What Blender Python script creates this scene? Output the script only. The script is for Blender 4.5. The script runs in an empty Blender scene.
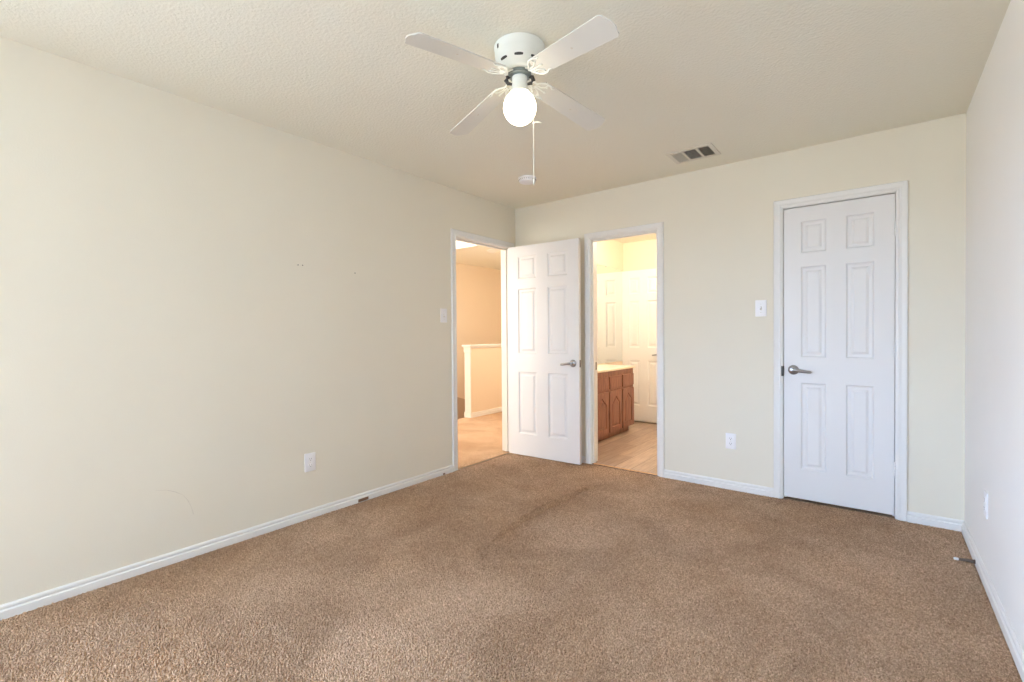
import bpy, bmesh, math, random
from mathutils import Vector, Matrix, noise as mnoise

S = bpy.context.scene
C = S.collection
random.seed(4)

# ------------------------------------------------------------------ camera
F_PX, YAW, PITCH, ROLL = 472.2045, 0.662002, -0.01317, -0.0078229
CAM = Vector((2.90864, -3.80164, 1.17302))
W, H, REAR = 3.3018, 2.44, -6.6
fw = Vector((-math.sin(YAW) * math.cos(PITCH), math.cos(YAW) * math.cos(PITCH), math.sin(PITCH)))
rt = Vector((math.cos(YAW), math.sin(YAW), 0))
up = rt.cross(fw)
r2 = rt * math.cos(ROLL) + up * math.sin(ROLL)
u2 = -rt * math.sin(ROLL) + up * math.cos(ROLL)
cam_data = bpy.data.cameras.new('camera')
cam = bpy.data.objects.new('camera', cam_data)
C.objects.link(cam)
cam_data.sensor_width = 36.0
cam_data.lens = F_PX * 36.0 / 1024.0
cam_data.clip_start = 0.02
cam.matrix_world = Matrix(((r2.x, u2.x, -fw.x, CAM.x), (r2.y, u2.y, -fw.y, CAM.y), (r2.z, u2.z, -fw.z, CAM.z), (0, 0, 0, 1)))
S.camera = cam

# ------------------------------------------------------------------ world, light, exposure
world = bpy.data.worlds.new('world')
S.world = world
world.use_nodes = True
wn, wlk = world.node_tree.nodes, world.node_tree.links
bg = wn['Background']
wtc, wsep = wn.new('ShaderNodeTexCoord'), wn.new('ShaderNodeSeparateXYZ')
wramp = wn.new('ShaderNodeValToRGB')                     # ground below the horizon, blue sky above
e = wramp.color_ramp.elements
e[0].position, e[0].color = 0.485, (0.29, 0.32, 0.37, 1)
e[1].position, e[1].color = 0.515, (0.51, 0.72, 1.12, 1)
wmap = wn.new('ShaderNodeMath')
wmap.operation = 'MULTIPLY_ADD'
wmap.inputs[1].default_value = wmap.inputs[2].default_value = 0.5
wlk.new(wtc.outputs['Generated'], wsep.inputs[0])
wlk.new(wsep.outputs['Z'], wmap.inputs[0])
wlk.new(wmap.outputs[0], wramp.inputs['Fac'])
wlk.new(wramp.outputs['Color'], bg.inputs[0])
bg.inputs[1].default_value = 39.5
S.view_settings.view_transform = 'Standard'
S.view_settings.look = 'None'
S.view_settings.gamma = 1
S.view_settings.use_curve_mapping = False
S.view_settings.exposure = 0.0
try:
    S.cycles.max_bounces = 16
    S.cycles.diffuse_bounces = 10
    S.cycles.use_denoising = True
    S.cycles.sample_clamp_indirect = 8
except Exception:
    pass


def area(name, loc, direction, sx, sy, power, col):
    d = bpy.data.lights.new(name, 'AREA')
    d.shape = 'RECTANGLE'
    d.size, d.size_y, d.energy, d.color = sx, sy, power, col
    o = bpy.data.objects.new(name, d)
    C.objects.link(o)
    o.location = loc
    o.rotation_euler = Vector(direction).to_track_quat('-Z', 'Z').to_euler()
    return o


WIN = (0.10, 0.62)                          # rear window behind the camera (x span)
SWIN = (-6.45, -4.55)                       # side window in the long wall, behind the camera (y span)
WZ0, WZ1 = 0.55, 2.12
# portals guide the outdoor light in through the two windows
for nm, lc, dr, wd in (('rear_window_portal', ((WIN[0] + WIN[1]) / 2, REAR - 0.04, (WZ0 + WZ1) / 2), (0, 1, 0), WIN[1] - WIN[0]),
                       ('side_window_portal', (-0.04, (SWIN[0] + SWIN[1]) / 2, (WZ0 + WZ1) / 2), (1, 0, 0), SWIN[1] - SWIN[0])):
    area(nm, lc, dr, wd, WZ1 - WZ0, 1, (1, 1, 1)).data.cycles.is_portal = True
area('loft_fill', (-1.6, -2.35, 1.5), (0, 1, 0), 1.6, 1.4, 70, (1.0, 0.93, 0.84))   # unseen fill light added to brighten the loft, no window there


def point(name, loc, power, col, rad=0.06):
    d = bpy.data.lights.new(name, 'POINT')
    d.energy, d.color, d.shadow_soft_size = power, col, rad
    o = bpy.data.objects.new(name, d)
    C.objects.link(o)
    o.location = loc
    return o


# ------------------------------------------------------------------ materials
def s2l(c):
    return tuple((x / 255 / 12.92) if x / 255 <= 0.04045 else ((x / 255 + 0.055) / 1.055) ** 2.4 for x in c) + (1,)


def mat(name, col, rough=0.5, metal=0.0, bump=0.0, bscale=100.0, bdist=0.002, var=0.0, vscale=3.0, emit=None, estr=0.0, detail=2.0, coat=0.0):
    m = bpy.data.materials.new(name)
    m.use_nodes = True
    nt = m.node_tree
    b = nt.nodes['Principled BSDF']
    col = col if len(col) == 4 else s2l(col)
    b.inputs['Base Color'].default_value = col
    b.inputs['Roughness'].default_value = rough
    b.inputs['Metallic'].default_value = metal
    if coat:
        b.inputs['Coat Weight'].default_value = coat
    tc = nt.nodes.new('ShaderNodeTexCoord')
    if var:
        n = nt.nodes.new('ShaderNodeTexNoise')
        n.inputs['Scale'].default_value = vscale
        n.inputs['Detail'].default_value = 4
        nt.links.new(tc.outputs['Object'], n.inputs['Vector'])
        r = nt.nodes.new('ShaderNodeValToRGB')
        r.color_ramp.elements[0].position, r.color_ramp.elements[1].position = 0.3, 0.7
        r.color_ramp.elements[0].color = tuple(x * (1 - var) for x in col[:3]) + (1,)
        r.color_ramp.elements[1].color = tuple(min(1, x * (1 + var)) for x in col[:3]) + (1,)
        nt.links.new(n.outputs['Fac'], r.inputs['Fac'])
        nt.links.new(r.outputs['Color'], b.inputs['Base Color'])
    if bump:
        n2 = nt.nodes.new('ShaderNodeTexNoise')
        n2.inputs['Scale'].default_value = bscale
        n2.inputs['Detail'].default_value = detail
        nt.links.new(tc.outputs['Object'], n2.inputs['Vector'])
        bp = nt.nodes.new('ShaderNodeBump')
        bp.inputs['Strength'].default_value = bump
        bp.inputs['Distance'].default_value = bdist
        nt.links.new(n2.outputs['Fac'], bp.inputs['Height'])
        nt.links.new(bp.outputs['Normal'], b.inputs['Normal'])
    if emit:
        b.inputs['Emission Color'].default_value = emit + (1,)
        b.inputs['Emission Strength'].default_value = estr
    return m


def carpet_mat():
    m = bpy.data.materials.new('carpet')
    m.use_nodes = True
    nt = m.node_tree
    N, L = nt.nodes, nt.links
    b = N['Principled BSDF']
    b.inputs['Roughness'].default_value = 0.95
    b.inputs['Specular IOR Level'].default_value = 0.1
    tc = N.new('ShaderNodeTexCoord')

    def noise(scale, detail=3, rough=0.5, dist=0.0):
        n = N.new('ShaderNodeTexNoise')
        n.inputs['Scale'].default_value = scale
        n.inputs['Detail'].default_value = detail
        n.inputs['Roughness'].default_value = rough
        n.inputs['Distortion'].default_value = dist
        L.new(tc.outputs['Object'], n.inputs['Vector'])
        return n.outputs['Fac']

    def ramp(fac, p0, c0, p1, c1):
        r = N.new('ShaderNodeValToRGB')
        e = r.color_ramp.elements
        e[0].position, e[0].color, e[1].position, e[1].color = p0, c0, p1, c1
        L.new(fac, r.inputs['Fac'])
        return r.outputs['Color']

    def mul(a, c, f=1.0):
        x = N.new('ShaderNodeMix')
        x.data_type, x.blend_type = 'RGBA', 'MULTIPLY'
        x.inputs[0].default_value = f
        L.new(a, x.inputs[6])
        L.new(c, x.inputs[7])
        return x.outputs[2]

    tuft = ramp(noise(150, 3, 0.6, 0.4), 0.34, s2l((169, 139, 112)), 0.66, s2l((238, 208, 178)))
    fleck = ramp(noise(88, 3, 0.7), 0.36, (0.68, 0.64, 0.60, 1), 0.52, (1, 1, 1, 1))
    lean = ramp(noise(2.6, 5, 0.62, 0.6), 0.36, (0.86, 0.84, 0.82, 1), 0.62, (1.06, 1.06, 1.06, 1))
    dirt = ramp(noise(0.9, 3, 0.5, 0.3), 0.40, (0.90, 0.85, 0.80, 1), 0.62, (1.04, 1.04, 1.05, 1))
    L.new(mul(mul(mul(tuft, fleck), lean), dirt), b.inputs['Base Color'])
    bp = N.new('ShaderNodeBump')
    bp.inputs['Strength'].default_value = 0.8
    bp.inputs['Distance'].default_value = 0.008
    L.new(noise(115, 4, 0.7, 0.3), bp.inputs['Height'])
    L.new(bp.outputs['Normal'], b.inputs['Normal'])
    return m


def plank_mat():
    m = bpy.data.materials.new('vinyl_plank')
    m.use_nodes = True
    nt = m.node_tree
    N, L = nt.nodes, nt.links
    b = N['Principled BSDF']
    b.inputs['Roughness'].default_value = 0.38
    tc = N.new('ShaderNodeTexCoord')
    br = N.new('ShaderNodeTexBrick')
    br.inputs['Scale'].default_value = 1.0
    br.inputs['Brick Width'].default_value = 0.9
    br.inputs['Row Height'].default_value = 0.15
    br.inputs['Mortar Size'].default_value = 0.002
    br.inputs['Color1'].default_value = s2l((192, 172, 154))
    br.inputs['Color2'].default_value = s2l((150, 130, 116))
    br.inputs['Mortar'].default_value = s2l((114, 98, 86))
    rotm = N.new('ShaderNodeMapping')
    rotm.inputs['Rotation'].default_value = (0, 0, math.pi / 2)
    L.new(tc.outputs['Object'], rotm.inputs['Vector'])
    L.new(rotm.outputs['Vector'], br.inputs['Vector'])
    mp = N.new('ShaderNodeMapping')
    mp.inputs['Scale'].default_value = (40, 3, 1)
    L.new(tc.outputs['Object'], mp.inputs['Vector'])
    n = N.new('ShaderNodeTexNoise')
    n.inputs['Scale'].default_value = 1.4
    n.inputs['Detail'].default_value = 5
    L.new(mp.outputs['Vector'], n.inputs['Vector'])
    r = N.new('ShaderNodeValToRGB')
    r.color_ramp.elements[0].position, r.color_ramp.elements[1].position = 0.3, 0.7
    r.color_ramp.elements[0].color, r.color_ramp.elements[1].color = (0.72, 0.68, 0.66, 1), (1.1, 1.1, 1.1, 1)
    L.new(n.outputs['Fac'], r.inputs['Fac'])
    x = N.new('ShaderNodeMix')
    x.data_type, x.blend_type = 'RGBA', 'MULTIPLY'
    x.inputs[0].default_value = 1
    L.new(br.outputs['Color'], x.inputs[6])
    L.new(r.outputs['Color'], x.inputs[7])
    L.new(x.outputs[2], b.inputs['Base Color'])
    return m


def wood_mat():
    m = bpy.data.materials.new('stained_oak')
    m.use_nodes = True
    nt = m.node_tree
    N, L = nt.nodes, nt.links
    b = N['Principled BSDF']
    b.inputs['Roughness'].default_value = 0.4
    tc = N.new('ShaderNodeTexCoord')
    mp = N.new('ShaderNodeMapping')
    mp.inputs['Scale'].default_value = (30, 30, 3)
    L.new(tc.outputs['Object'], mp.inputs['Vector'])
    n = N.new('ShaderNodeTexNoise')
    n.inputs['Scale'].default_value = 2.0
    n.inputs['Detail'].default_value = 5
    n.inputs['Distortion'].default_value = 0.8
    L.new(mp.outputs['Vector'], n.inputs['Vector'])
    r = N.new('ShaderNodeValToRGB')
    r.color_ramp.elements[0].position, r.color_ramp.elements[1].position = 0.3, 0.72
    r.color_ramp.elements[0].color, r.color_ramp.elements[1].color = s2l((108, 68, 54)), s2l((160, 110, 90))
    L.new(n.outputs['Fac'], r.inputs['Fac'])
    L.new(r.outputs['Color'], b.inputs['Base Color'])
    return m


M = dict(
    wall=mat('cream_wall_paint', (227, 222, 206), 0.75, bump=0.25, bscale=150, bdist=0.0015, var=0.012, vscale=1.6),
    wall_lit=mat('lit_wall_paint', (238, 237, 233), 0.75, bump=0.25, bscale=150, bdist=0.0015, var=0.012, vscale=1.6),  # wall paint made paler so the right wall looks more brightly lit
    loft_wall=mat('loft_wall_paint', (229, 215, 194), 0.75, bump=0.2, bscale=150, bdist=0.0015),
    ceil=mat('textured_ceiling_paint', (230, 228, 214), 0.9, bump=0.55, bscale=75, bdist=0.006, detail=3),
    white=mat('white_semigloss_paint', (227, 227, 226), 0.38),
    trim=mat('white_trim_paint', (228, 228, 225), 0.42),
    plastic=mat('white_plastic', (238, 238, 240), 0.35),
    slot=mat('dark_slot', (60, 58, 56), 0.6),
    dark=mat('dark_grey_metal', (70, 68, 64), 0.5, 0.6),  # even dark grey metal of the closet strike plate
    nickel=mat('satin_nickel', (170, 170, 172), 0.28, 1.0),
    steel=mat('dull_steel', (120, 108, 98), 0.4, 1.0),
    fanwhite=mat('fan_white_enamel', (232, 235, 228), 0.3, var=0.02),
    blade=mat('fan_blade_white', (213, 212, 204), 0.45, var=0.02, vscale=6),
    globe=mat('frosted_globe_glass', (255, 250, 240), 0.3, emit=(1.0, 0.85, 0.60), estr=4.8),
    carpet=carpet_mat(),
    plank=plank_mat(),
    wood=wood_mat(),
    counter=mat('cream_cultured_marble', (240, 230, 210), 0.2, var=0.02),
    mirror=mat('mirror_glass', (235, 238, 236), 0.02, 1.0),
    vent=mat('vent_white_enamel', (214, 210, 198), 0.45),
    duct=mat('duct_interior', (58, 54, 46), 0.9),
    closet=mat('closet_wall_paint', (200, 192, 176), 0.8),
    bare=mat('bare_wood_chip', (128, 98, 74), 0.9),
    scuff=mat('scuff_grey', (206, 200, 186), 0.9),
    skylight=mat('skylight_diffuser', (240, 245, 250), 0.5, emit=(0.9, 0.95, 1.0), estr=4),
    ringglass=mat('grey_flywheel', (128, 138, 138), 0.3, 0.7),
)


# ------------------------------------------------------------------ mesh helpers
class MB:
    def __init__(self):
        self.bm = bmesh.new()

    def box(self, x0, x1, y0, y1, z0, z1, bevel=0.0, seg=2):
        r = bmesh.ops.create_cube(self.bm, size=1)
        vs = r['verts']
        for v in vs:
            v.co = Vector((x0 + (v.co.x + 0.5) * (x1 - x0), y0 + (v.co.y + 0.5) * (y1 - y0), z0 + (v.co.z + 0.5) * (z1 - z0)))
        if bevel:
            es = list({e for v in vs for e in v.link_edges})
            bmesh.ops.bevel(self.bm, geom=es, offset=bevel, segments=seg, affect='EDGES', profile=0.5)
        return self

    def lathe(self, prof, n=48, cx=0, cy=0, axis='z', o=(0, 0, 0)):
        # prof: (radius, height) pairs; caps where the radius is 0
        rings = []
        for r, h in prof:
            ring = []
            cnt = 1 if r < 1e-6 else n
            for k in range(cnt):
                a = 2 * math.pi * k / n
                p = (r * math.cos(a), r * math.sin(a), h)
                if axis == 'x':
                    p = (p[2], p[0], p[1])
                elif axis == 'y':
                    p = (p[0], p[2], -p[1])
                ring.append(self.bm.verts.new((p[0] + o[0] + cx, p[1] + o[1] + cy, p[2] + o[2])))
            rings.append(ring)
        for A, B in zip(rings, rings[1:]):
            for k in range(n):
                k2 = (k + 1) % n
                if len(A) == 1 and len(B) == 1:
                    continue
                if len(A) == 1:
                    self.bm.faces.new((A[0], B[k2], B[k]))
                elif len(B) == 1:
                    self.bm.faces.new((A[k], A[k2], B[0]))
                else:
                    self.bm.faces.new((A[k], A[k2], B[k2], B[k]))
        return self

    def tube(self, pts, r, n=10, flat=1.0):
        pts = [Vector(p) for p in pts]
        rad = r if isinstance(r, (list, tuple)) else [r] * len(pts)
        prev = None
        up0 = Vector((0, 0, 1))
        for i, p in enumerate(pts):
            t = (pts[min(i + 1, len(pts) - 1)] - pts[max(i - 1, 0)]).normalized()
            u = up0 if abs(t.dot(up0)) < 0.95 else Vector((1, 0, 0))
            s = t.cross(u).normalized()
            v = s.cross(t).normalized()
            ring = [self.bm.verts.new(p + s * (rad[i] * math.cos(2 * math.pi * k / n)) + v * (rad[i] * flat * math.sin(2 * math.pi * k / n))) for k in range(n)]
            if prev:
                for k in range(n):
                    k2 = (k + 1) % n
                    self.bm.faces.new((prev[k], prev[k2], ring[k2], ring[k]))
            else:
                self.bm.faces.new(ring[::-1])
            prev = ring
        self.bm.faces.new(prev)
        return self

    def prism(self, outline, z0, z1, bevel=0.0, place=None):
        vs = [self.bm.verts.new((x, y, z0)) for x, y in outline]
        f = self.bm.faces.new(vs)
        ext = bmesh.ops.extrude_face_region(self.bm, geom=[f])
        nv = [g for g in ext['geom'] if isinstance(g, bmesh.types.BMVert)]
        for v in nv:
            v.co.z = z1
        allv = vs + nv
        if bevel:
            es = [e for e in {e for v in allv for e in v.link_edges} if abs(e.verts[0].co.z - e.verts[1].co.z) < 1e-7]
            r = bmesh.ops.bevel(self.bm, geom=es, offset=bevel, segments=2, affect='EDGES', profile=0.5)
        return self

    def build(self, name, material, parent=None, smooth=False, angle=35):
        bmesh.ops.recalc_face_normals(self.bm, faces=self.bm.faces)
        me = bpy.data.meshes.new(name)
        self.bm.to_mesh(me)
        self.bm.free()
        for m in (material if isinstance(material, list) else [material]):
            me.materials.append(m)
        if smooth:
            for p in me.polygons:
                p.use_smooth = True
            try:
                me.set_sharp_from_angle(angle=math.radians(angle))
            except Exception:
                pass
        o = bpy.data.objects.new(name, me)
        C.objects.link(o)
        if parent:
            o.parent = parent
        return o


def empty(name, loc, rz=0.0):
    o = bpy.data.objects.new(name, None)
    C.objects.link(o)
    o.location = loc
    o.rotation_euler = (0, 0, rz)
    o.empty_display_size = 0.1
    return o


def tag(o, label=None, cat=None, group=None, kind=None):
    if label:
        o['label'] = label
    if cat:
        o['category'] = cat
    if group:
        o['group'] = group
    if kind:
        o['kind'] = kind
    return o


def struct(o, label=None, cat=None):
    return tag(o, label, cat, kind='structure')


def copy_tree(o, parent=None):
    c = o.copy()
    C.objects.link(c)
    if parent:
        c.parent = parent
    for ch in list(o.children):
        copy_tree(ch, c)
    return c


# ------------------------------------------------------------------ room shell
T = 0.115
HD0, HD1, HDZ = -0.857, -0.095, 2.028        # loft doorway in the left wall (y span, height)
BD0, BD1, BDZ = 0.853, 1.460, 2.020          # bathroom doorway in the back wall (x span)
CD0, CD1, CDZ = 2.372, 2.984, 2.042          # closet doorway in the back wall

JT = 0.0155
m = MB().box(-T, 0, REAR, SWIN[0], -0.05, H).box(-T, 0, SWIN[0], SWIN[1], -0.05, WZ0).box(-T, 0, SWIN[0], SWIN[1], WZ1, H).box(-T, 0, SWIN[1], HD0 - JT, -0.05, H).box(-T, 0, HD1 + JT, T, -0.05, H).box(-T, 0, HD0 - JT, HD1 + JT, HDZ + JT, H)
wall_left = struct(m.build('wall_left', M['wall']), 'cream painted wall with the loft doorway', 'wall')
m = MB()
for a, b in ((0, BD0 - JT), (BD1 + JT, CD0 - JT), (CD1 + JT, W)):
    m.box(a, b, 0, T, -0.05, H)
m.box(BD0 - JT, BD1 + JT, 0, T, BDZ + JT, H).box(CD0 - JT, CD1 + JT, 0, T, CDZ + JT, H)
struct(m.build('wall_back', M['wall']), 'cream painted wall with the bathroom doorway and closet door', 'wall')
struct(MB().box(W, W + T, REAR - T, 1.2, -0.05, H).build('wall_right', M['wall_lit']), 'cream wall, lightened to look window-lit, meeting the closet wall at the corner', 'wall')
m = MB()
m.box(-T, WIN[0], REAR - T, REAR, -0.05, H).box(WIN[1], W, REAR - T, REAR, -0.05, H)
m.box(WIN[0], WIN[1], REAR - T, REAR, -0.05, WZ0).box(WIN[0], WIN[1], REAR - T, REAR, WZ1, H)
struct(m.build('wall_rear', M['wall']), 'cream window wall behind the camera', 'wall')
for i, (a, b) in enumerate((WIN, SWIN)):
    m = MB()
    for u, v, p, q in ((a, a + 0.04, WZ0, WZ1), (b - 0.04, b, WZ0, WZ1), (a, b, WZ0, WZ0 + 0.04), (a, b, WZ1 - 0.04, WZ1), (a, b, 1.32, 1.36)):
        if i == 0:
            m.box(u, v, REAR - 0.09, REAR - 0.05, p, q)
        else:
            m.box(-0.09, -0.05, u, v, p, q)
    struct(m.build('window_%d' % (i + 1), M['trim']), ('white framed window in the rear wall', 'white framed window in the long wall')[i] + ' behind the camera', 'window')
struct(MB().box(-T, W + T, REAR - T, T, H, H + 0.1).build('ceiling', M['ceil']), 'cream textured bedroom ceiling', 'ceiling')

# ------------------------------------------------------------------ carpet with its stretched wrinkles
RIDGES = [([(1.150, -0.66), (1.150, -0.80), (1.146, -0.90), (1.132, -1.135), (1.119, -1.384), (1.150, -1.66), (1.188, -1.86)], 0.046, 0.014),
          ([(0.02, -0.83), (0.09, -0.86), (0.13, -0.78), (0.16, -0.66)], 0.020, 0.016),
          ([(1.02, -0.46), (1.07, -0.56)], 0.006, 0.02)]


def seg_d(px, py, a, b):
    dx, dy = b[0] - a[0], b[1] - a[1]
    t = max(0, min(1, ((px - a[0]) * dx + (py - a[1]) * dy) / (dx * dx + dy * dy)))
    return math.hypot(px - a[0] - t * dx, py - a[1] - t * dy), t


def carpet_height(x, y):
    h = 0.0
    for pl, amp, wid in RIDGES:
        n = len(pl) - 1
        best, tt = 9, 0
        for i in range(n):
            d, t = seg_d(x, y, pl[i], pl[i + 1])
            if d < best:
                best, tt = d, (i + t) / n
        if best < wid * 4:
            h += amp * math.sin(math.pi * min(1, 0.08 + tt * 0.92)) ** 0.5 * math.exp(-(best / wid) ** 2)
    h += 0.0025 * mnoise.noise(Vector((x * 2.2, y * 2.2, 0)))
    return h


def carpet(name, x0, x1, y0, y1, res, label, edge=None):
    bm = bmesh.new()
    nx, ny = max(2, round((x1 - x0) / res)), max(2, round((y1 - y0) / res))
    grid = []
    for i in range(nx + 1):
        row = []
        for j in range(ny + 1):
            x, y = x0 + (x1 - x0) * i / nx, y0 + (y1 - y0) * j / ny
            z = carpet_height(x, y) - (0.008 if name == 'floor' else 0)
            if edge:
                z += edge(x, y)
            row.append(bm.verts.new((x, y, z)))
        grid.append(row)
    for i in range(nx):
        for j in range(ny):
            bm.faces.new((grid[i][j], grid[i + 1][j], grid[i + 1][j + 1], grid[i][j + 1]))
    me = bpy.data.meshes.new(name)
    bm.to_mesh(me)
    bm.free()
    for p in me.polygons:
        p.use_smooth = True
    me.materials.append(M['carpet'])
    o = bpy.data.objects.new(name, me)
    C.objects.link(o)
    return struct(o, label, 'floor')


carpet('floor', 0, W, REAR, 0, 0.012, 'tan cut pile bedroom carpet with a long raised wrinkle')


def carpet_pile():
    import numpy as np
    rng = np.random.default_rng(7)
    P = 0.0078
    xs_, ys_ = np.arange(0.018, W - 0.016, P), np.arange(-4.15, -0.016, P)
    X, Y = [a.ravel() for a in np.meshgrid(xs_, ys_, indexing='ij')]
    n = len(X)
    X = X + rng.uniform(-0.45, 0.45, n) * P
    Y = Y + rng.uniform(-0.45, 0.45, n) * P
    Z = np.array([carpet_height(x, y) for x, y in zip(X, Y)]) - 0.008
    hgt = rng.uniform(0.0060, 0.0098, n)
    rad = rng.uniform(0.0033, 0.0052, n)
    nz = np.array([(mnoise.noise(Vector((x * 3.1, y * 3.1, 5))), mnoise.noise(Vector((x * 3.1, y * 3.1, 9)))) for x, y in zip(X, Y)])
    lx = rng.normal(0, 0.0040, n) + 0.006 * nz[:, 0]
    ly = rng.normal(0, 0.0040, n) + 0.006 * nz[:, 1] - 0.001
    K = 4
    a0 = rng.uniform(0, 2 * np.pi, n)
    V = np.zeros((n, 2 * K + 1, 3), np.float32)
    for k in range(K):
        a = a0 + 2 * np.pi * k / K
        V[:, k] = np.stack([X + rad * np.cos(a), Y + rad * np.sin(a), Z - 0.002], 1)
        V[:, K + k] = np.stack([X + 0.55 * lx + 0.72 * rad * np.cos(a + 0.5), Y + 0.55 * ly + 0.72 * rad * np.sin(a + 0.5), Z + 0.62 * hgt], 1)
    V[:, 2 * K] = np.stack([X + lx, Y + ly, Z + hgt], 1)
    off = (np.arange(n) * (2 * K + 1))[:, None]
    quads = np.concatenate([off + np.array([[k, (k + 1) % K, K + (k + 1) % K, K + k]]) for k in range(K)], 1).reshape(n, -1)
    tris = np.concatenate([off + np.array([[K + k, K + (k + 1) % K, 2 * K]]) for k in range(K)], 1).reshape(n, -1)
    loops = np.concatenate([quads.ravel(), tris.ravel()]).astype(np.int32)
    tot = np.concatenate([np.full(n * K, 4), np.full(n * K, 3)]).astype(np.int32)
    start = np.concatenate([[0], np.cumsum(tot)[:-1]]).astype(np.int32)
    me = bpy.data.meshes.new('carpet_pile')
    me.vertices.add(n * (2 * K + 1))
    me.vertices.foreach_set('co', V.ravel())
    me.loops.add(len(loops))
    me.loops.foreach_set('vertex_index', loops)
    me.polygons.add(len(tot))
    me.polygons.foreach_set('loop_start', start)
    me.polygons.foreach_set('use_smooth', np.ones(len(tot), bool))
    me.update(calc_edges=True)
    me.materials.append(M['carpet'])
    o = bpy.data.objects.new('carpet_pile', me)
    C.objects.link(o)
    return tag(o, 'tan tufted carpet pile covering the bedroom floor', 'carpet pile', kind='stuff')


carpet_pile()
carpet('floor_doorway', -0.035, 0, HD0 - 0.01, HD1 + 0.01, 0.006, 'tan carpet strip at the loft door seam',
       lambda x, y: -0.007 * math.exp(-((x + 0.035) / 0.008) ** 2))
carpet('floor_loft', -1.745, -0.035, -2.5, 3.4, 0.03, 'tan loft carpet beyond the open door',
       lambda x, y: -0.010 * math.exp(-((x + 0.035) / 0.012) ** 2))
carpet('floor_bathroom_edge', BD0 - 0.01, BD1 + 0.01, 0, 0.05, 0.008, 'tan carpet edge in the bathroom doorway',
       lambda x, y: -0.006 * math.exp(-((y - 0.05) / 0.008) ** 2))
struct(MB().box(0.0, 1.95, 0.05, 2.35, -0.05, -0.004).build('floor_bathroom', M['plank']), 'light wood-look plank bathroom floor', 'floor')
struct(MB().box(-1.745, W + T, REAR - T, 3.5, -0.9, -0.05).box(-3.1, -1.745, -2.65, 3.5, -0.95, -0.9).build('floor_slab', M['closet']), 'slab under the carpets', 'floor')


# ------------------------------------------------------------------ trim profiles
def casing(name, A, B, zt, plane, label, wid=0.060, side=-1):
    """mitred door casing round an opening; plane 'y' = back wall face (y=0), 'x' = left wall face (x=0)"""
    prof = [(0.004, 0.0), (0.004, 0.009), (0.012, 0.011), (0.018, 0.0145), (0.030, 0.013), (0.046, 0.015), (0.055, 0.0165), (wid, 0.012), (wid, 0.0)]
    bm = bmesh.new()
    rings = []
    for kind in range(4):
        ring = []
        for d, t in prof:
            if kind == 0:
                u, z = A - d, 0.0
            elif kind == 1:
                u, z = A - d, zt + d
            elif kind == 2:
                u, z = B + d, zt + d
            else:
                u, z = B + d, 0.0
            ring.append(bm.verts.new((u, -t, z) if plane == 'y' else (t, u, z)))
        rings.append(ring)
    for P, Q in zip(rings, rings[1:]):
        for k in range(len(prof) - 1):
            bm.faces.new((P[k], P[k + 1], Q[k + 1], Q[k]))
    mb = MB()
    mb.bm.free()
    mb.bm = bm
    return struct(mb.build(name, M['trim']), label, 'door casing')


def jamb(name, A, B, zt, plane, label, stop=None, th=0.016):
    mb = MB()
    D = T + 0.002

    def bx(u0, u1, d0, d1, z0, z1):
        if plane == 'y':
            mb.box(u0, u1, d0, d1, z0, z1, 0.0015, 1)
        else:
            mb.box(-d1, -d0, u0, u1, z0, z1, 0.0015, 1)
    bx(A - th, A, -0.001, D, 0, zt + th)
    bx(B, B + th, -0.001, D, 0, zt + th)
    bx(A, B, -0.001, D, zt, zt + th)
    if stop:
        s0, s1 = stop
        bx(A, A + 0.011, s0, s1, 0, zt)
        bx(B - 0.011, B, s0, s1, 0, zt)
        bx(A, B, s0, s1, zt - 0.011, zt)
    return struct(mb.build(name, M['trim']), label, 'door jamb')


casing('trim_1', HD0, HD1, HDZ, 'x', 'white casing round the open loft doorway')
casing('trim_2', BD0, BD1, BDZ, 'y', 'white casing round the bathroom doorway')
casing('trim_3', CD0, CD1, CDZ, 'y', 'white casing round the closed closet door')
jamb('trim_4', HD0, HD1, HDZ, 'x', 'white jamb lining the loft doorway', (0.040, 0.075))
jb = jamb('trim_5', BD0, BD1, BDZ, 'y', 'white jamb lining the bathroom doorway', (0.020, 0.060))
jc = jamb('trim_6', CD0, CD1, CDZ, 'y', 'white jamb lining the closet doorway', (0.043, 0.075))
MB().box(BD0, BD0 + 0.002, 0.072, 0.100, 0.845, 0.915, 0.0008, 1).build('strike_plate', M['steel'], jb)
MB().box(CD0 - 0.012, CD0 + 0.0012, -0.0125, 0.018, 0.868, 0.938, 0.001, 1).build('strike_plate', M['dark'], jc)


def baseboard(name, p, q, nrm, label, h=0.060, mats=None):
    """straight run from p to q along a wall, nrm pointing into the room"""
    prof = [(0, 0), (0.014, 0), (0.014, h * 0.55), (0.0125, h * 0.60), (0.0075, h * 0.64), (0.0075, h * 0.72), (0.0095, h * 0.78), (0.0085, h * 0.90), (0.004, h), (0, h)]
    bm = bmesh.new()
    p, q, nrm = Vector((p[0], p[1], 0)), Vector((q[0], q[1], 0)), Vector((nrm[0], nrm[1], 0))
    R = [[bm.verts.new(e + nrm * t + Vector((0, 0, z - 0.004))) for t, z in prof] for e in (p, q)]
    for k in range(len(prof)):
        k2 = (k + 1) % len(prof)
        bm.faces.new((R[0][k], R[0][k2], R[1][k2], R[1][k]))
    bm.faces.new(R[0][::-1])
    bm.faces.new(R[1])
    mb = MB()
    mb.bm.free()
    mb.bm = bm
    return struct(mb.build(name, M['trim']), label, 'baseboard')


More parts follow.
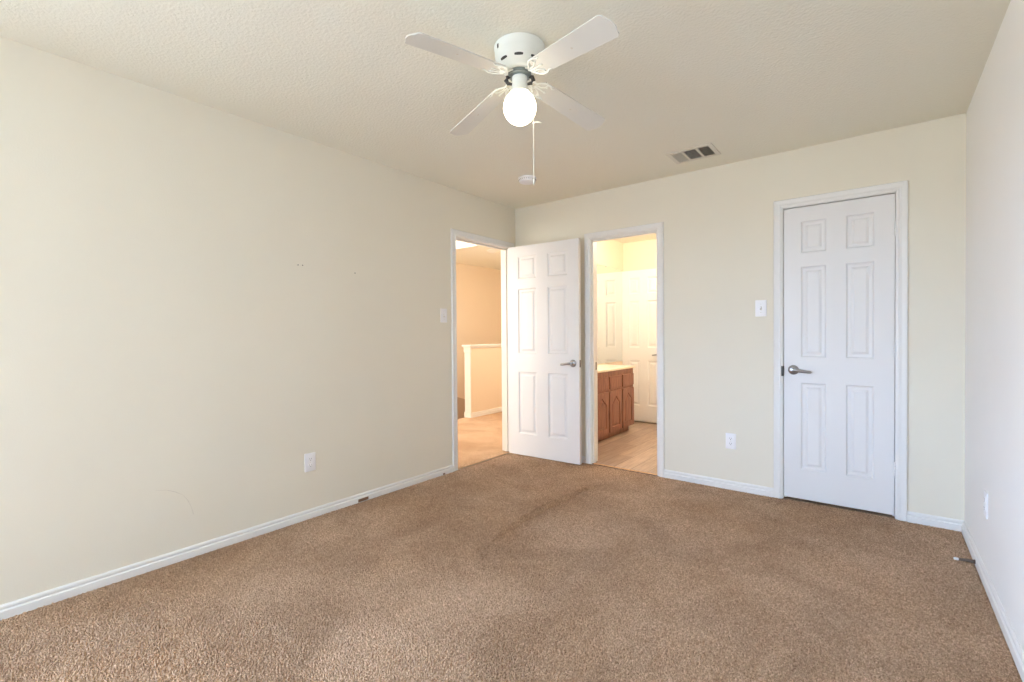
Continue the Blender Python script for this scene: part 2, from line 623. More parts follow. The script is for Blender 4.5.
bl = baseboard('baseboard_left', (0, REAR), (0, HD0 - 0.060), (1, 0), 'white baseboard along the long bare wall')
baseboard('baseboard_back', (BD1 + 0.060, 0), (CD0 - 0.060, 0), (0, -1), 'white baseboard between bathroom and closet doors', 0.066)
baseboard('baseboard_corner', (CD1 + 0.060, 0), (W, 0), (0, -1), 'short white baseboard beside the closet door', 0.066)
br_ = baseboard('baseboard_right', (W, -0.012), (W, REAR), (-1, 0), 'white baseboard along the wall with the doorstop', 0.066)
baseboard('baseboard_door', (0.012, 0), (BD0 - 0.060, 0), (0, -1), 'white baseboard behind the open door')
# a chipped spot where bare wood shows
MB().box(0.0105, 0.0155, -1.862, -1.778, 0.001, 0.022, 0.001, 1).build('bare_patch', M['bare'], bl)['label'] = 'brown bare wood patch where the paint chipped off'
MB().box(0.0105, 0.0165, -1.045, -1.020, 0.000, 0.012, 0.001, 1).build('bare_patch', M['bare'], bl)['label'] = 'small brown chipped spot at the carpet edge'
# nail holes and a faint scuff on the long wall
for y, z in ((-2.268, 1.626), (-2.238, 1.627), (-1.857, 1.615)):
    MB().lathe([(0, 0.0016), (0.0032, 0.0012), (0.004, -0.001), (0, -0.001)], 12, axis='x', o=(0, y, z)).build('nail_hole', M['slot'], wall_left)
pts = [(-3.030, 0.394), (-2.985, 0.384), (-2.945, 0.363), (-2.913, 0.339), (-2.890, 0.302), (-2.875, 0.262), (-2.866, 0.222)]
MB().tube([(0.0002, y, z) for y, z in pts], [0.0004, 0.0010, 0.0013, 0.0004, 0.0012, 0.0005, 0.0011], 8, 1).build('scuff_mark', M['scuff'], wall_left)


# ------------------------------------------------------------------ six-panel doors
def door_leaf(name, w, z0, z1, parent, th=0.035, fs=0.170, fp=0.239, material=None):
    """leaf in x 0..w, front face at y=0, back at y=th; both faces carry six moulded panels"""
    stile, pw = fs * w, fp * w
    x_cuts = [0, stile, stile + pw, w - stile - pw, w - stile, w]
    hh = z1 - z0
    zc = [0, 0.208, 0.808, 0.986, 1.610, 1.706, 1.923, 2.022]
    z_cuts = [z0 + c * hh / 2.022 for c in zc]
    bm = bmesh.new()
    rings = [(0.0, 0.0), (0.004, 0.0050), (0.010, 0.0095), (0.026, 0.0100), (0.031, 0.0075), (0.040, 0.0025), (0.044, 0.0020)]
    for face_y, sgn in ((0.0, 1), (th, -1)):
        V = {}
        for i, x in enumerate(x_cuts):
            for j, z in enumerate(z_cuts):
                V[i, j] = bm.verts.new((x, face_y, z))
        for i in range(5):
            for j in range(7):
                q = [V[i, j], V[i + 1, j], V[i + 1, j + 1], V[i, j + 1]]
                if i in (1, 3) and j in (1, 3, 5):
                    xa, xb, za, zb = x_cuts[i], x_cuts[i + 1], z_cuts[j], z_cuts[j + 1]
                    prev = q
                    for ins, dep in rings[1:]:
                        nr = [bm.verts.new((x, face_y + sgn * dep, z)) for x, z in ((xa + ins, za + ins), (xb - ins, za + ins), (xb - ins, zb - ins), (xa + ins, zb - ins))]
                        for k in range(4):
                            bm.faces.new((prev[k], prev[(k + 1) % 4], nr[(k + 1) % 4], nr[k]))
                        prev = nr
                    bm.faces.new(prev)
                else:
                    bm.faces.new(q)
    e = [bm.verts.new(c) for c in ((0, 0, z0), (w, 0, z0), (w, 0, z1), (0, 0, z1), (0, th, z0), (w, th, z0), (w, th, z1), (0, th, z1))]
    for a, b, c, d in ((0, 1, 5, 4), (1, 2, 6, 5), (2, 3, 7, 6), (3, 0, 4, 7)):
        bm.faces.new((e[a], e[b], e[c], e[d]))
    mb = MB()
    mb.bm.free()
    mb.bm = bm
    bmesh.ops.remove_doubles(bm, verts=bm.verts, dist=1e-5)
    return mb.build(name, material or M['white'], parent)


def lever(parent, x, z, direction, y=0.0, out=-1, material=None):
    """lever handle on the face y; direction = +1 or -1 along x"""
    mt = material or M['nickel']
    mb = MB()
    prof = [(0, 0.0), (0.033, 0.0), (0.0335, 0.004), (0.030, 0.009), (0.020, 0.012), (0.013, 0.014), (0.0115, 0.030), (0.013, 0.046), (0.012, 0.054), (0, 0.057)]
    mb.lathe([(r, out * h) for r, h in prof], 40, axis='y', o=(x, y, z))
    ys = y + out * 0.045
    pts = [(x - direction * 0.006, ys, z), (x + direction * 0.012, ys, z), (x + direction * 0.035, ys, z - 0.002), (x + direction * 0.065, ys - out * 0.002, z - 0.007), (x + direction * 0.09, ys - out * 0.005, z - 0.010), (x + direction * 0.104, ys - out * 0.009, z - 0.011), (x + direction * 0.109, ys - out * 0.012, z - 0.011)]
    mb.tube(pts, [0.011, 0.0115, 0.010, 0.009, 0.0085, 0.008, 0.004], 14, 1.15)
    o = mb.build('lever_handle', mt, parent, True, 50)
    o['label'] = 'satin nickel lever handle'
    return o


# closed closet door
d1 = empty('door_1', (CD0 + 0.003, 0.004, 0))
struct(d1, 'closed white six-panel closet door with lever on its latch side', 'door')
dw = CD1 - CD0 - 0.006
door_leaf('door_leaf', dw, 0.018, CDZ - 0.006, d1)
lever(d1, 0.058, 0.913, 1)
for z in (1.815, 1.057, 0.315):
    mb = MB()
    for k in range(3):
        mb.lathe([(0, -0.0145), (0.0062, -0.0145), (0.0062, 0.0145), (0, 0.0145)], 16, o=(dw + 0.003, -0.006, z + (k - 1) * 0.030))
    mb.box(dw - 0.001, dw + 0.010, -0.0015, 0.001, z - 0.045, z + 0.045)
    mb.build('hinge', M['white'], d1, True, 40)

# the bedroom door, swung open against the back wall
HX, HY = 0.026, HD1 - 0.012
d2 = empty('door_2', (HX, HY - 0.048, 0), math.radians(2.2))
struct(d2, 'open white six-panel door standing between the loft and bathroom doorways', 'door')
LW = 0.774
door_leaf('door_leaf', LW, 0.009, 2.026, d2, fs=0.150, fp=0.268)
lever(d2, LW - 0.062, 0.912, -1)
lever(d2, LW - 0.062, 0.912, -1, 0.035, 1)
MB().box(LW - 0.001, LW + 0.0015, 0.006, 0.030, 0.878, 0.942, 0.001, 1).build('latch_plate', M['steel'], d2)
for z in (1.80, 1.02, 0.25):
    mb = MB()
    for k in range(3):
        mb.lathe([(0, -0.0145), (0.006, -0.0145), (0.006, 0.0145), (0, 0.0145)], 16, o=(-0.006, 0.038, z + (k - 1) * 0.030))
    mb.build('hinge', M['white'], d2, True, 40)


# ------------------------------------------------------------------ wall plates
def plate_frame(name, label, cat, group, loc, facing):
    """plate local frame: x to the right, z up, -y out of the wall"""
    rz = {'y': 0.0, 'x': math.pi / 2, '-x': -math.pi / 2}[facing]
    return tag(empty(name, loc, rz), label, cat, group)


def screw(parent, x, z):
    MB().lathe([(0, -0.0072), (0.0026, -0.0068), (0.0032, -0.0055), (0, -0.0050)], 16, axis='y', o=(x, 0, z)).build('screw', M['vent'], parent, True)


def switch(label, loc, facing, w=0.074, h=0.118):
    t = plate_frame('light_switch', label, 'light switch', None, loc, facing)
    mb = MB()
    for (x0, x1, z0, z1) in ((-w / 2, -0.006, -h / 2, h / 2), (0.006, w / 2, -h / 2, h / 2), (-0.006, 0.006, -h / 2, -0.0125), (-0.006, 0.006, 0.0125, h / 2)):
        mb.box(x0, x1, -0.006, 0, z0, z1)
    pl = MB().box(-w / 2, w / 2, -0.006, 0.0, -h / 2, h / 2, 0.003, 3).build('plate', M['plastic'], t, True)
    mb.bm.free()
    MB().box(-0.0065, 0.0065, -0.0068, -0.005, -0.0135, 0.0135, 0.0006, 1).build('toggle_slot', M['vent'], t)
    mb = MB().box(-0.0048, 0.0048, -0.019, -0.006, -0.004, 0.0055, 0.0015, 2)
    bmesh.ops.rotate(mb.bm, verts=mb.bm.verts, cent=(0, -0.006, 0), matrix=Matrix.Rotation(math.radians(-28), 3, 'X'))
    mb.build('toggle', M['plastic'], t, True)
    screw(t, 0, 0.030)
    screw(t, 0, -0.030)
    return t


def outlet(label, loc, facing, w=0.074, h=0.118):
    t = plate_frame('wall_outlet', label, 'outlet', None, loc, facing)
    MB().box(-w / 2, w / 2, -0.006, 0.0, -h / 2, h / 2, 0.003, 3).build('plate', M['plastic'], t, True)
    for s in (1, -1):
        cz = s * 0.0195
        ol = [(0.0165 * math.cos(a), 0.0145 * max(-0.86, min(0.86, math.sin(a)))) for a in [2 * math.pi * k / 32 for k in range(32)]]
        mb = MB().prism(ol, 0, 0.0022, 0.0005)
        for v in mb.bm.verts:
            v.co = Vector((v.co.x, -0.006 - v.co.z, v.co.y + cz))
        rc = mb.build('receptacle', M['plastic'], t)
        mb = MB()
        mb.box(-0.0075, -0.0055, -0.0085, -0.0078, cz - 0.001, cz + 0.008).box(0.0055, 0.0075, -0.0085, -0.0078, cz - 0.0005, cz + 0.0075)
        mb.lathe([(0, -0.0085), (0.0026, -0.0085), (0.0026, -0.0078), (0, -0.0078)], 14, axis='y', o=(0, 0, cz - 0.0065))
        mb.build('slots', M['slot'], rc)
    screw(t, 0, 0)
    return t


switch('white light switch plate on the long wall beside the loft doorway', (0, -1.008, 1.340), 'x')
switch('white light switch plate on the wall beside the closet door', (2.230, 0, 1.350), 'y')
outlet('white duplex outlet low on the long bare wall', (0, -2.207, 0.360), 'x')
outlet('white duplex outlet low between the bathroom doorway and closet door', (2.026, 0, 0.361), 'y')
outlet('white duplex outlet low on the closet-side wall above the doorstop', (W, -0.726, 0.368), '-x')

# ------------------------------------------------------------------ spring doorstop on the baseboard
ds = tag(empty('door_stop', (W - 0.014, -0.522, 0.016)), 'spring doorstop with white rubber tip sticking out of the baseboard', 'doorstop')
MB().lathe([(0, 0), (0.011, 0), (0.011, -0.003), (0.006, -0.007), (0, -0.007)], 24, axis='x').build('base', M['steel'], ds, True)
mb = MB()
pts = []
for k in range(14 * 12 + 1):
    a = 2 * math.pi * k / 12
    f = k / (14 * 12)
    rr = 0.0075 - 0.0030 * f
    pts.append((-0.006 - 0.056 * f, rr * math.cos(a), rr * math.sin(a) - 0.004 * f * f))
mb.tube(pts, 0.0018, 6)
mb.build('spring', M['steel'], ds, True)
MB().lathe([(0, -0.060), (0.0055, -0.060), (0.0068, -0.064), (0.0068, -0.076), (0.005, -0.080), (0, -0.081)], 20, axis='x', o=(0, 0, -0.004)).build('rubber_tip', M['plastic'], ds, True)['label'] = 'white rubber tip'

# ------------------------------------------------------------------ ceiling fan
BLADE_Z = -0.185


def blade_outline(r0, r1, w0, w1, rc):
    pts = [(r0, -w0 / 2)]
    n = 8
    bulge = 0.014
    for k in range(n + 1):
        a = -math.pi / 2 + (math.pi / 2) * k / n
        pts.append((r1 - rc - bulge + rc * math.cos(a), -w1 / 2 + rc + rc * math.sin(a)))
    for k in range(1, 8):
        t = k / 8
        y = (-w1 / 2 + rc) + (w1 - 2 * rc) * t
        pts.append((r1 - bulge + bulge * math.sin(math.pi * t), y))
    for k in range(n + 1):
        a = (math.pi / 2) * k / n
        pts.append((r1 - rc - bulge + rc * math.cos(a), w1 / 2 - rc + rc * math.sin(a)))
    pts.append((r0, w0 / 2))
    for k in range(1, 6):
        t = k / 6
        pts.append((r0 - 0.012 * math.sin(math.pi * t), w0 / 2 - w0 * t))
    return pts


def make_fan(loc, label):
    f = tag(empty('ceiling_fan', loc), label, 'ceiling fan')
    hp = [(0, 0), (0.108, 0), (0.1115, -0.002), (0.1115, -0.008), (0.109, -0.011), (0.1085, -0.038), (0.106, -0.055), (0.098, -0.072), (0.088, -0.086), (0.080, -0.094), (0.073, -0.103), (0.066, -0.108), (0.056, -0.110), (0, -0.110)]
    hs = MB().lathe(hp, 64).build('motor_housing', M['fanwhite'], f, True, 40)

    def slot(a, wid, z0, z1, ra, rb, hwid):
        mb = MB()
        npt = 9
        rows = []
        for i in range(npt):
            aa = a + (i / (npt - 1) - 0.5) * wid
            hw = hwid * math.sin(math.pi * (0.10 + 0.80 * i / (npt - 1))) ** 0.4
            row = []
            for s in (1, -1):
                t = 0.5 - s * hw * 0.5
                r, z = ra + (rb - ra) * t, z0 + (z1 - z0) * t
                row.append(mb.bm.verts.new(((r + 0.0008) * math.cos(aa), (r + 0.0008) * math.sin(aa), z)))
            rows.append(row)
        for p, q in zip(rows, rows[1:]):
            mb.bm.faces.new((p[0], p[1], q[1], q[0]))
        ex = bmesh.ops.extrude_face_region(mb.bm, geom=list(mb.bm.faces))
        for v in [g for g in ex['geom'] if isinstance(g, bmesh.types.BMVert)]:
            v.co.x *= 0.965
            v.co.y *= 0.965
        return mb.build('cooling_slot', M['slot'], hs)
    base = math.atan2(loc[1] - CAM.y, loc[0] - CAM.x) + math.pi
    for k in range(8):                                    # cooling slots round the lower rim
        slot(base - 0.03 + 2 * math.pi * k / 8, 0.40, -0.072, -0.086, 0.098, 0.088, 0.62)
    slot(base - 1.02, 0.10, -0.014, -0.034, 0.109, 0.1086, 1.0)
    MB().lathe([(0.0, -0.108), (0.046, -0.108), (0.051, -0.111), (0.051, -0.126), (0.045, -0.130), (0, -0.130)], 48).build('flywheel', M['ringglass'], f, True, 40)
    for s in (base + math.pi / 2, base - math.pi / 2):    # dark clips either side of the lamp holder
        mb = MB()
        c_, s_ = math.cos(s), math.sin(s)
        mb.tube([(0.040 * c_, 0.040 * s_, -0.124), (0.056 * c_, 0.056 * s_, -0.130), (0.060 * c_, 0.060 * s_, -0.142), (0.052 * c_, 0.052 * s_, -0.156), (0.034 * c_, 0.034 * s_, -0.160)], [0.006, 0.009, 0.010, 0.008, 0.005], 16)
        mb.build('rotor_clip', M['slot'], f, True)
    MB().lathe([(0, -0.128), (0.032, -0.128), (0.0335, -0.133), (0.0335, -0.165), (0.036, -0.178), (0.042, -0.190), (0.046, -0.200), (0.042, -0.203), (0, -0.203)], 48).build('lamp_holder', M['fanwhite'], f, True, 40)
    gl = [(0, -0.201), (0.037, -0.201)]
    for k in range(25):
        a = math.pi * k / 24
        r, z = 0.073 * math.sin(a), -0.263 + 0.075 * math.cos(a)
        if z < -0.203:
            gl.append((r if 0 < k < 24 else 0, z))
    MB().lathe(gl, 48).build('lamp_globe', M['globe'], f, True, 60)['label'] = 'glowing frosted lamp globe'
    # pull chain hanging behind the globe
    cx, cy = 0.062 * rt.x - 0.050 * rt.y, 0.062 * rt.y + 0.050 * rt.x
    mb = MB()
    mb.tube([(cx * 0.38, cy * 0.38, -0.155), (cx * 0.7, cy * 0.7, -0.156), (cx * 0.96, cy * 0.96, -0.166), (cx, cy, -0.19), (cx, cy, -0.57)], 0.0013, 8)
    for k in range(64):
        bmesh.ops.create_icosphere(mb.bm, subdivisions=1, radius=0.0024, matrix=Matrix.Translation((cx, cy, -0.18 - 0.006 * k)))
    pc = mb.build('pull_chain', M['fanwhite'], f, True)
    q = lambda d: (cx + d * rt.x, cy + d * rt.y)
    MB().tube([(*q(0), -0.312), (*q(0.006), -0.306), (*q(0.020), -0.304), (*q(0.034), -0.309)], [0.003, 0.0034, 0.0034, 0.0028], 10).build('chain_connector', M['fanwhite'], pc, True)
    MB().lathe([(0, -0.556), (0.003, -0.559), (0.0042, -0.572), (0.003, -0.586), (0, -0.588)], 16, cx, cy).build('chain_fob', M['blade'], pc, True)
    # one blade with its scrolled iron, copied; each hangs at its own angle, droop and pitch
    mb = MB().prism(blade_outline(0.118, 0.553, 0.092, 0.115, 0.018), -0.0028, 0.0028, 0.0012)
    b0 = mb.build('blade', M['blade'], f)
    mb = MB()                                             # open scroll bracket under the blade root
    zz = -0.0050
    for s in (1, -1):
        mb.tube([(0.046, s * 0.006, 0.016), (0.066, s * 0.010, 0.008), (0.088, s * 0.014, zz), (0.104, s * 0.034, zz), (0.124, s * 0.046, zz), (0.148, s * 0.045, zz), (0.166, s * 0.036, zz), (0.178, s * 0.040, zz)],
                [0.006, 0.006, 0.0055, 0.005, 0.005, 0.005, 0.004, 0.0025], 10, 0.7)
        mb.tube([(0.094, s * 0.010, zz), (0.118, s * 0.012, zz), (0.134, s * 0.022, zz), (0.138, s * 0.040, zz)], [0.004, 0.004, 0.004, 0.004], 8, 0.7)
        mb.lathe([(0, -0.0085), (0.005, -0.0078), (0.006, -0.0045), (0, -0.0030)], 16, 0.140, s * 0.028)
    mb.tube([(0.088, 0, zz), (0.120, 0, zz), (0.150, 0, zz), (0.160, 0, zz)], [0.006, 0.004, 0.0045, 0.002], 10, 0.6)
    mb.lathe([(0, -0.0085), (0.005, -0.0078), (0.006, -0.0045), (0, -0.0030)], 16, 0.152, 0)
    i0 = mb.build('blade_iron', M['fanwhite'], b0, True, 50)
    MB().lathe([(0, -0.0040), (0.0045, -0.0036), (0.0050, -0.0026), (0, -0.0020)], 16, 0.335, 0.004).build('balance_mark', M['scuff'], b0, True)
    for k, (ang, pitch, droop) in enumerate(((-101.4, -8.4, 4.4), (-16.6, -15.7, 6.5), (78.5, -10.8, 7.4), (165.1, -9.9, 7.9))):
        b = b0 if k == 0 else b0.copy()
        if k:
            C.objects.link(b)
            b.parent = f
            for part in list(b0.children):
                ii = part.copy()
                C.objects.link(ii)
                ii.parent = b
        R = math.radians
        b.matrix_local = (Matrix.Rotation(R(ang), 4, 'Z') @ Matrix.Translation((0.1, 0, -0.135)) @ Matrix.Rotation(R(droop), 4, 'Y')
                          @ Matrix.Rotation(R(pitch), 4, 'X') @ Matrix.Translation((-0.1, 0, 0)))
    return f


FAN = (1.650, -2.117, H)
fan = make_fan(FAN, 'white four-blade ceiling fan with a lit globe lamp, above the bedroom carpet')

# ------------------------------------------------------------------ smoke detector and air vent on the ceiling
sd = tag(empty('smoke_detector', (0.655, -0.690, H)), 'round white smoke detector on the bedroom ceiling near the corner', 'smoke detector')
MB().lathe([(0, 0), (0.074, 0), (0.075, -0.004), (0.073, -0.010), (0.066, -0.012), (0, -0.012)], 48).build('base', M['plastic'], sd, True, 40)
MB().lathe([(0.060, -0.011), (0.068, -0.013), (0.069, -0.024), (0.064, -0.034), (0.050, -0.038), (0.020, -0.039), (0, -0.039)], 48).build('cover', M['plastic'], sd, True, 40)
mb = MB()
for k in range(24):
    a = 2 * math.pi * k / 24
    c_, s_ = math.cos(a), math.sin(a)
    mb.tube([(0.0692 * c_, 0.0692 * s_, -0.016), (0.0692 * c_, 0.0692 * s_, -0.023)], 0.0018, 6)
mb.build('vent_slots', M['slot'], sd)

VX0, VX1, VY0, VY1 = 1.712, 2.022, -0.492, -0.248
av = tag(empty('ceiling_vent', ((VX0 + VX1) / 2, (VY0 + VY1) / 2, H)), 'white metal air vent with three louvre sections on the ceiling', 'air vent')
vx, vy = (VX1 - VX0) / 2, (VY1 - VY0) / 2
ix, iy = vx - 0.030, vy - 0.030
mb = MB()
for x0, x1, y0, y1 in ((-vx, -ix, -vy, vy), (ix, vx, -vy, vy), (-ix, ix, -vy, -iy), (-ix, ix, iy, vy)):
    mb.box(x0, x1, y0, y1, -0.007, 0.0, 0.002, 1)
c1, c2 = -ix + 2 * ix * 0.31, -ix + 2 * ix * 0.69
mb.box(c1 - 0.007, c1 + 0.007, -iy, iy, -0.008, -0.001).box(c2 - 0.007, c2 + 0.007, -iy, iy, -0.008, -0.001)
mb.build('frame', M['vent'], av)
MB().box(-ix, ix, -iy, iy, -0.0012, 0.0).build('duct_backing', M['duct'], av)
for sec, (a, b, ax, tilt) in enumerate(((-ix + 0.002, c1 - 0.007, 'y', -62), (c1 + 0.007, c2 - 0.007, 'x', 21), (c2 + 0.007, ix - 0.002, 'y', 48))):
    mb = MB()
    if ax == 'y':
        n = 7
        for k in range(n):
            xc = a + (b - a) * (k + 0.5) / n
            q = MB().box(-0.0055, 0.0055, -iy, iy, -0.0004, 0.0004)
            for v in q.bm.verts:
                v.co = Matrix.Rotation(math.radians(tilt), 3, 'Y') @ v.co + Vector((xc, 0, -0.0062))
            me = bpy.data.meshes.new('t')
            q.bm.to_mesh(me)
            q.bm.free()
            mb.bm.from_mesh(me)
            bpy.data.meshes.remove(me)
    else:
        n = 14
        for k in range(n):
            yc = -iy + 2 * iy * (k + 0.5) / n
            q = MB().box(a, b, -0.0055, 0.0055, -0.0004, 0.0004)
            for v in q.bm.verts:
                y, z = v.co.y, v.co.z
                ca, sa = math.cos(math.radians(tilt)), math.sin(math.radians(tilt))
                v.co = Vector((v.co.x, y * ca - z * sa + yc, y * sa + z * ca - 0.0062))
            me = bpy.data.meshes.new('t')
            q.bm.to_mesh(me)
            q.bm.free()
            mb.bm.from_mesh(me)
            bpy.data.meshes.remove(me)
    mb.build('louvre_section', M['vent'], av)
for sx in (-1, 1):
    MB().lathe([(0, -0.009), (0.004, -0.0085), (0.005, -0.0068), (0, -0.006)], 14, sx * (vx - 0.014), 0).build('screw', M['vent'], av, True)

# ------------------------------------------------------------------ bathroom beyond the back wall
BX0, BX1, BY1, BZ = 0.147, 1.90, 2.22, 2.405
struct(MB().box(-T, BX0, T, BY1 + T, -0.05, 2.55).build('wall_bathroom_mirror', M['loft_wall']), 'warm cream bathroom wall above the vanity', 'wall')
struct(MB().box(BX0, BX1, BY1, BY1 + T, -0.05, 2.55).build('wall_bathroom_end', M['loft_wall']), 'warm cream bathroom wall above its white door', 'wall')
struct(MB().box(BX1, BX1 + T, T, BY1 + T, -0.05, 2.55).build('wall_bathroom_side', M['loft_wall']), 'bathroom wall out of view', 'wall')
struct(MB().box(-T, BX1 + T, T, BY1 + T, BZ, 2.56).build('ceiling_bathroom', M['ceil']), 'bathroom ceiling', 'ceiling')
d3 = empty('door_3', (BX0 + 0.003, BY1 - 0.045, 0))
struct(d3, 'white six-panel door at the far end of the bathroom', 'door')
door_leaf('door_leaf', 0.600, 0.018, 2.016, d3)
lever(d3, 0.535, 0.905, -1)
for z in (1.80, 1.02, 0.25):
    MB().box(-0.002, 0.004, -0.003, 0.010, z - 0.045, z + 0.045, 0.001, 1).build('hinge', M['white'], d3)
struct(MB().box(BX0, 0.86, BY1 - 0.012, BY1, 0, 2.022).build('trim_7', M['trim']), 'white frame behind the bathroom end door', 'trim')

# mirror over the vanity
mr = tag(empty('bathroom_mirror', (BX0, 1.10, 0.83)), 'large frameless mirror on the bathroom wall above the vanity', 'mirror')
MB().box(0, 0.005, -0.80, 1.070, -0.026, 1.205, 0.0012, 1).build('mirror_pane', M['mirror'], mr)
for y in (-0.5, 0.05, 0.6):
    MB().box(0, 0.009, y - 0.012, y + 0.012, 1.195, 1.209, 0.001, 1).build('mirror_clip', M['nickel'], mr)

# vanity cabinet
VY_0, VY_1, VXF, VTOP = 0.282, 1.622, 0.560, 0.762
vc = tag(empty('vanity_cabinet', (BX0, VY_0, 0)), 'brown wooden bathroom vanity with arched panel doors below a pale countertop', 'cabinet')
dx = VXF - BX0
L_ = VY_1 - VY_0
MB().box(0.001, dx - 0.018, 0, L_, 0.085, VTOP, 0.002, 1).build('carcass', M['wood'], vc)
MB().box(0.001, dx - 0.075, 0.01, L_ - 0.01, -0.003, 0.085).build('toe_kick', M['wood'], vc)
NB = 4
bay = L_ / NB
for k in range(NB):
    a, b = k * bay + 0.014, (k + 1) * bay - 0.014
    dr = MB().box(dx - 0.018, dx, a, b, 0.560, 0.700, 0.006, 2).build('drawer_front', M['wood'], vc)
    # door slab with a pointed-arch raised panel
    z0, z1 = 0.082, 0.535
    mb = MB()
    fr = 0.055
    ya, yb, za = a + fr, b - fr, z0 + fr
    zs, zp = z1 - fr - 0.075, z1 - fr
    n = 10
    arch = [(ya, za), (yb, za), (yb, zs)]
    mid = (ya + yb) / 2
    for i in range(1, n + 1):                             # pointed cathedral arch with ogee shoulders
        t = i / n
        arch.append((yb - (yb - mid) * t, zs + (zp - zs) * (t ** 1.25 if t < 0.999 else 1)))
    for i in range(1, n + 1):
        t = 1 - i / n
        arch.append((ya + (mid - ya) * t, zs + (zp - zs) * (t ** 1.25)))
    bm = mb.bm
    # frame face: outer rectangle to arch outline
    xf = dx
    cy_, cz_ = mid, (za + zs) / 2

    def ins(p, d):
        vx_, vz_ = p[0] - cy_, p[1] - cz_
        return (cy_ + vx_ * (1 - d / ((yb - ya) / 2)), cz_ + vz_ * (1 - d / ((zs - za) / 2 + 0.04)))
    # outer boundary points matched to arch points by projecting outwards on the rectangle
    outer = []
    for i, (y, z) in enumerate(arch):
        if i == 0:
            outer.append((a, z0))
        elif i == 1:
            outer.append((b, z0))
        elif i == 2:
            outer.append((b, zs))
        elif i == len(arch) - 1:
            outer.append((a, zs))
        else:
            j = i - 2
            tot = len(arch) - 3
            s = j / tot
            per = (z1 - zs) + (b - a) + (z1 - zs)
            dlen = s * per
            if dlen < z1 - zs:
                outer.append((b, zs + dlen))
            elif dlen < z1 - zs + (b - a):
                outer.append((b - (dlen - (z1 - zs)), z1))
            else:
                outer.append((a, z1 - (dlen - (z1 - zs) - (b - a))))
    layers = [[(xf - 0.016, p) for p in outer], [(xf, p) for p in outer], [(xf, p) for p in arch], [(xf - 0.009, ins(p, 0.006)) for p in arch], [(xf - 0.009, ins(p, 0.013)) for p in arch], [(xf - 0.002, ins(p, 0.028)) for p in arch]]
    prev = None
    for lay in layers:
        ring = [bm.verts.new((x, p[0], p[1])) for x, p in lay]
        if prev:
            for i in range(len(ring)):
                i2 = (i + 1) % len(ring)
                bm.faces.new((prev[i], prev[i2], ring[i2], ring[i]))
        else:
            bm.faces.new(ring)
        prev = ring
    bm.faces.new(prev)
    mb.build('cabinet_door', M['wood'], vc)
ct = tag(empty('countertop', (BX0, VY_0, VTOP)), 'pale cream countertop with backsplash on the brown vanity', 'countertop')
MB().box(0.0005, dx + 0.012, -0.008, L_ + 0.010, 0.0, 0.026, 0.006, 3).build('slab', M['counter'], ct)
MB().box(0.0005, 0.018, -0.008, L_ + 0.010, 0.024, 0.040, 0.004, 2).build('backsplash', M['counter'], ct)

# warm bathroom lamps, above the mirror and out of the camera's sight behind the door head
point('vanity_lamp', (0.55, 0.62, 2.25), 32, (1.0, 0.87, 0.74), 0.08)
point('bathroom_ceiling_lamp', (1.35, 1.30, 2.30), 30, (1.0, 0.87, 0.74), 0.08)

# ------------------------------------------------------------------ closet behind the closed door (dark)
m = MB().box(BX1 + T, W, 0.85, 0.9, -0.05, 2.55).box(BX1 + T, W, T, 0.9, H, 2.55).box(BX1 + T, W, T, 0.9, H, H + 0.02)
struct(MB().box(BX1 + T, W, 0.02, 0.9, -0.05, -0.006).build('floor_closet', M['carpet']), 'carpet inside the dark closet', 'floor')
struct(m.build('wall_closet', M['closet']), 'dark closet interior behind the closed door', 'wall')

# ------------------------------------------------------------------ loft beyond the open door
LX, LY0, LY1 = -2.95, -2.5, 3.4
SKX0, SKX1, SKY0, SKY1 = -2.60, -1.30, -0.1, 1.185
m = MB().box(LX - T, LX, LY0, LY1, -0.9, 2.6)
wl = struct(m.build('wall_loft_far', M['loft_wall']), 'warm tan loft wall beyond the half wall', 'wall')
struct(MB().box(LX - T, 0, LY1, LY1 + T, -0.9, 2.6).box(-T, 0, BY1 + T, LY1, -0.9, 2.6).build('wall_loft_end', M['loft_wall']), 'loft wall out of view', 'wall')
struct(MB().box(LX - T, -T, LY0 - T, LY0, -0.9, 2.6).build('wall_loft_start', M['loft_wall']), 'loft wall out of view behind the added fill light', 'wall')
m = MB().box(LX, SKX0, LY0, LY1, H, H + 0.05).box(SKX1, -T, LY0, LY1, H, H + 0.05).box(SKX0, SKX1, LY0, SKY0, H, H + 0.05).box(SKX0, SKX1, SKY1, LY1, H, H + 0.05)
for a, b, c, d in ((SKX0 - 0.03, SKX0, SKY0, SKY1), (SKX1, SKX1 + 0.03, SKY0, SKY1), (SKX0, SKX1, SKY0 - 0.03, SKY0), (SKX0, SKX1, SKY1, SKY1 + 0.03)):
    m.box(a, b, c, d, H + 0.05, H + 0.26)
struct(m.build('ceiling_loft', M['ceil']), 'loft ceiling with a bright skylight well', 'ceiling')
struct(MB().box(SKX0 - 0.03, SKX1 + 0.03, SKY0 - 0.03, SKY1 + 0.03, H + 0.25, H + 0.27).build('window_3', M['skylight']), 'glaring white skylight pane in the loft ceiling', 'window')
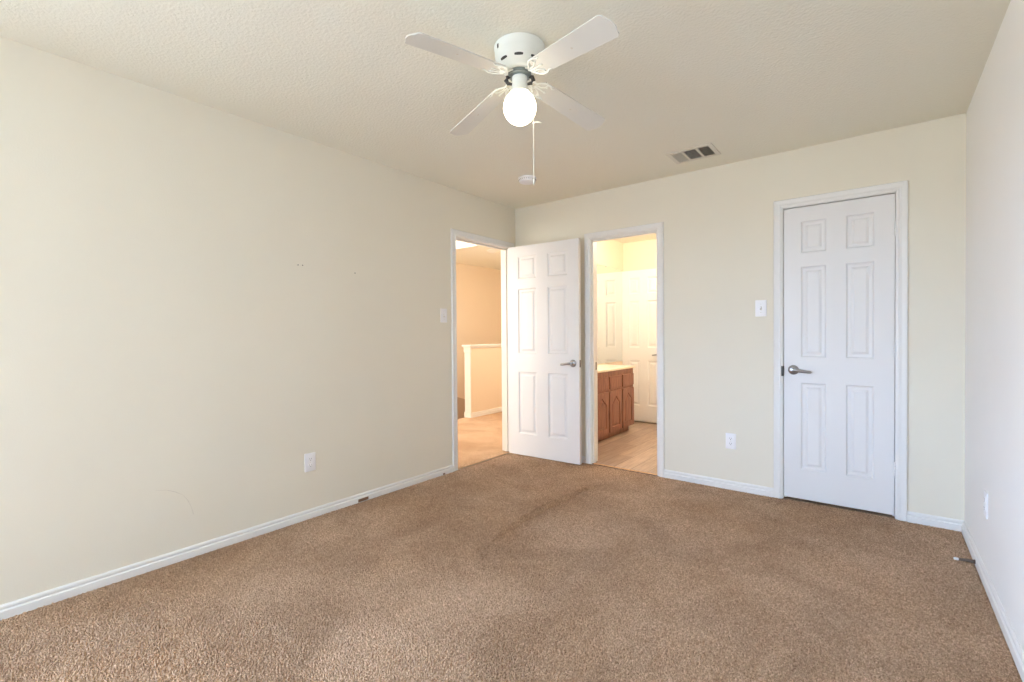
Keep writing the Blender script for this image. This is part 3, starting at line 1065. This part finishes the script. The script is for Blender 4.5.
# half wall with white cap and end post
HWX0, HWX1, HWY = -1.765, -1.660, 1.110
hw = struct(MB().box(HWX0, HWX1, HWY, LY1, -0.9, 0.985).build('wall_half', M['loft_wall']), 'tan half wall with a white cap at the stair', 'wall')
mb = MB().box(HWX0 - 0.030, HWX1 + 0.030, HWY - 0.045, LY1, 1.008, 1.034, 0.005, 2)
mb.box(HWX0 - 0.016, HWX1 + 0.016, HWY - 0.030, LY1, 0.985, 1.009, 0.006, 2)
struct(mb.build('trim_8', M['trim']), 'white cap moulding along the half wall', 'trim')
mb = MB().box(HWX0 - 0.004, HWX1 + 0.004, HWY - 0.016, HWY, 0.0, 0.985, 0.002, 1)
mb.box(HWX0 - 0.012, HWX1 + 0.012, HWY - 0.026, HWY + 0.006, -0.003, 0.075, 0.004, 2)
mb.box(HWX0 - 0.012, HWX1 + 0.012, HWY - 0.026, HWY + 0.006, 0.925, 0.985, 0.006, 2)
struct(mb.build('trim_9', M['trim']), 'white end post of the half wall beside the stair', 'trim')
baseboard('baseboard_half', (HWX1, HWY + 0.006), (HWX1, LY1), (1, 0), 'white baseboard at the foot of the half wall', 0.075)
# carpeted stair going down behind the half wall, with its sloping skirt board
m = MB()
m.box(LX, -1.745, LY0, 1.55, -0.18, -0.17)
m.box(-1.757, -1.742, LY0, HWY, -0.18, -0.003)
for k in range(3):
    m.box(LX, HWX0, 1.55 + 0.27 * k, 3.38, -0.18 - 0.19 * (k + 1), -0.17 - 0.19 * (k + 1))
struct(m.build('floor_stair', M['carpet']), 'tan carpeted stair landing behind the half wall', 'floor')
mb = MB()
ol = [(1.2, 0.34), (1.9, 0.16), (2.6, -0.06), (3.3, -0.45), (3.3, -0.60), (1.2, -0.18)]
vs = [mb.bm.verts.new((LX + 0.012, y, z)) for y, z in ol]
ff = mb.bm.faces.new(vs)
ex = bmesh.ops.extrude_face_region(mb.bm, geom=[ff])
for v in [g for g in ex['geom'] if isinstance(g, bmesh.types.BMVert)]:
    v.co.x = LX
struct(mb.build('trim_10', mat('stair_skirt_paint', (190, 172, 150), 0.6)), 'sloping stair skirt on the far loft wall', 'trim')

# second fan out in the loft: one of its blades shows through the doorway
loft_fan = copy_tree(fan)
loft_fan.location = (-0.78, 0.91, H)
loft_fan.scale = (-0.85, 0.85, 0.85)
loft_fan.rotation_euler = (0, 0, math.radians(-31.6))
loft_fan['label'] = 'white loft ceiling fan, only one pale blade tip showing through the open doorway'
point('loft_lamp', (-0.55, 1.75, 1.75), 29, (1.0, 0.90, 0.76), 0.1)
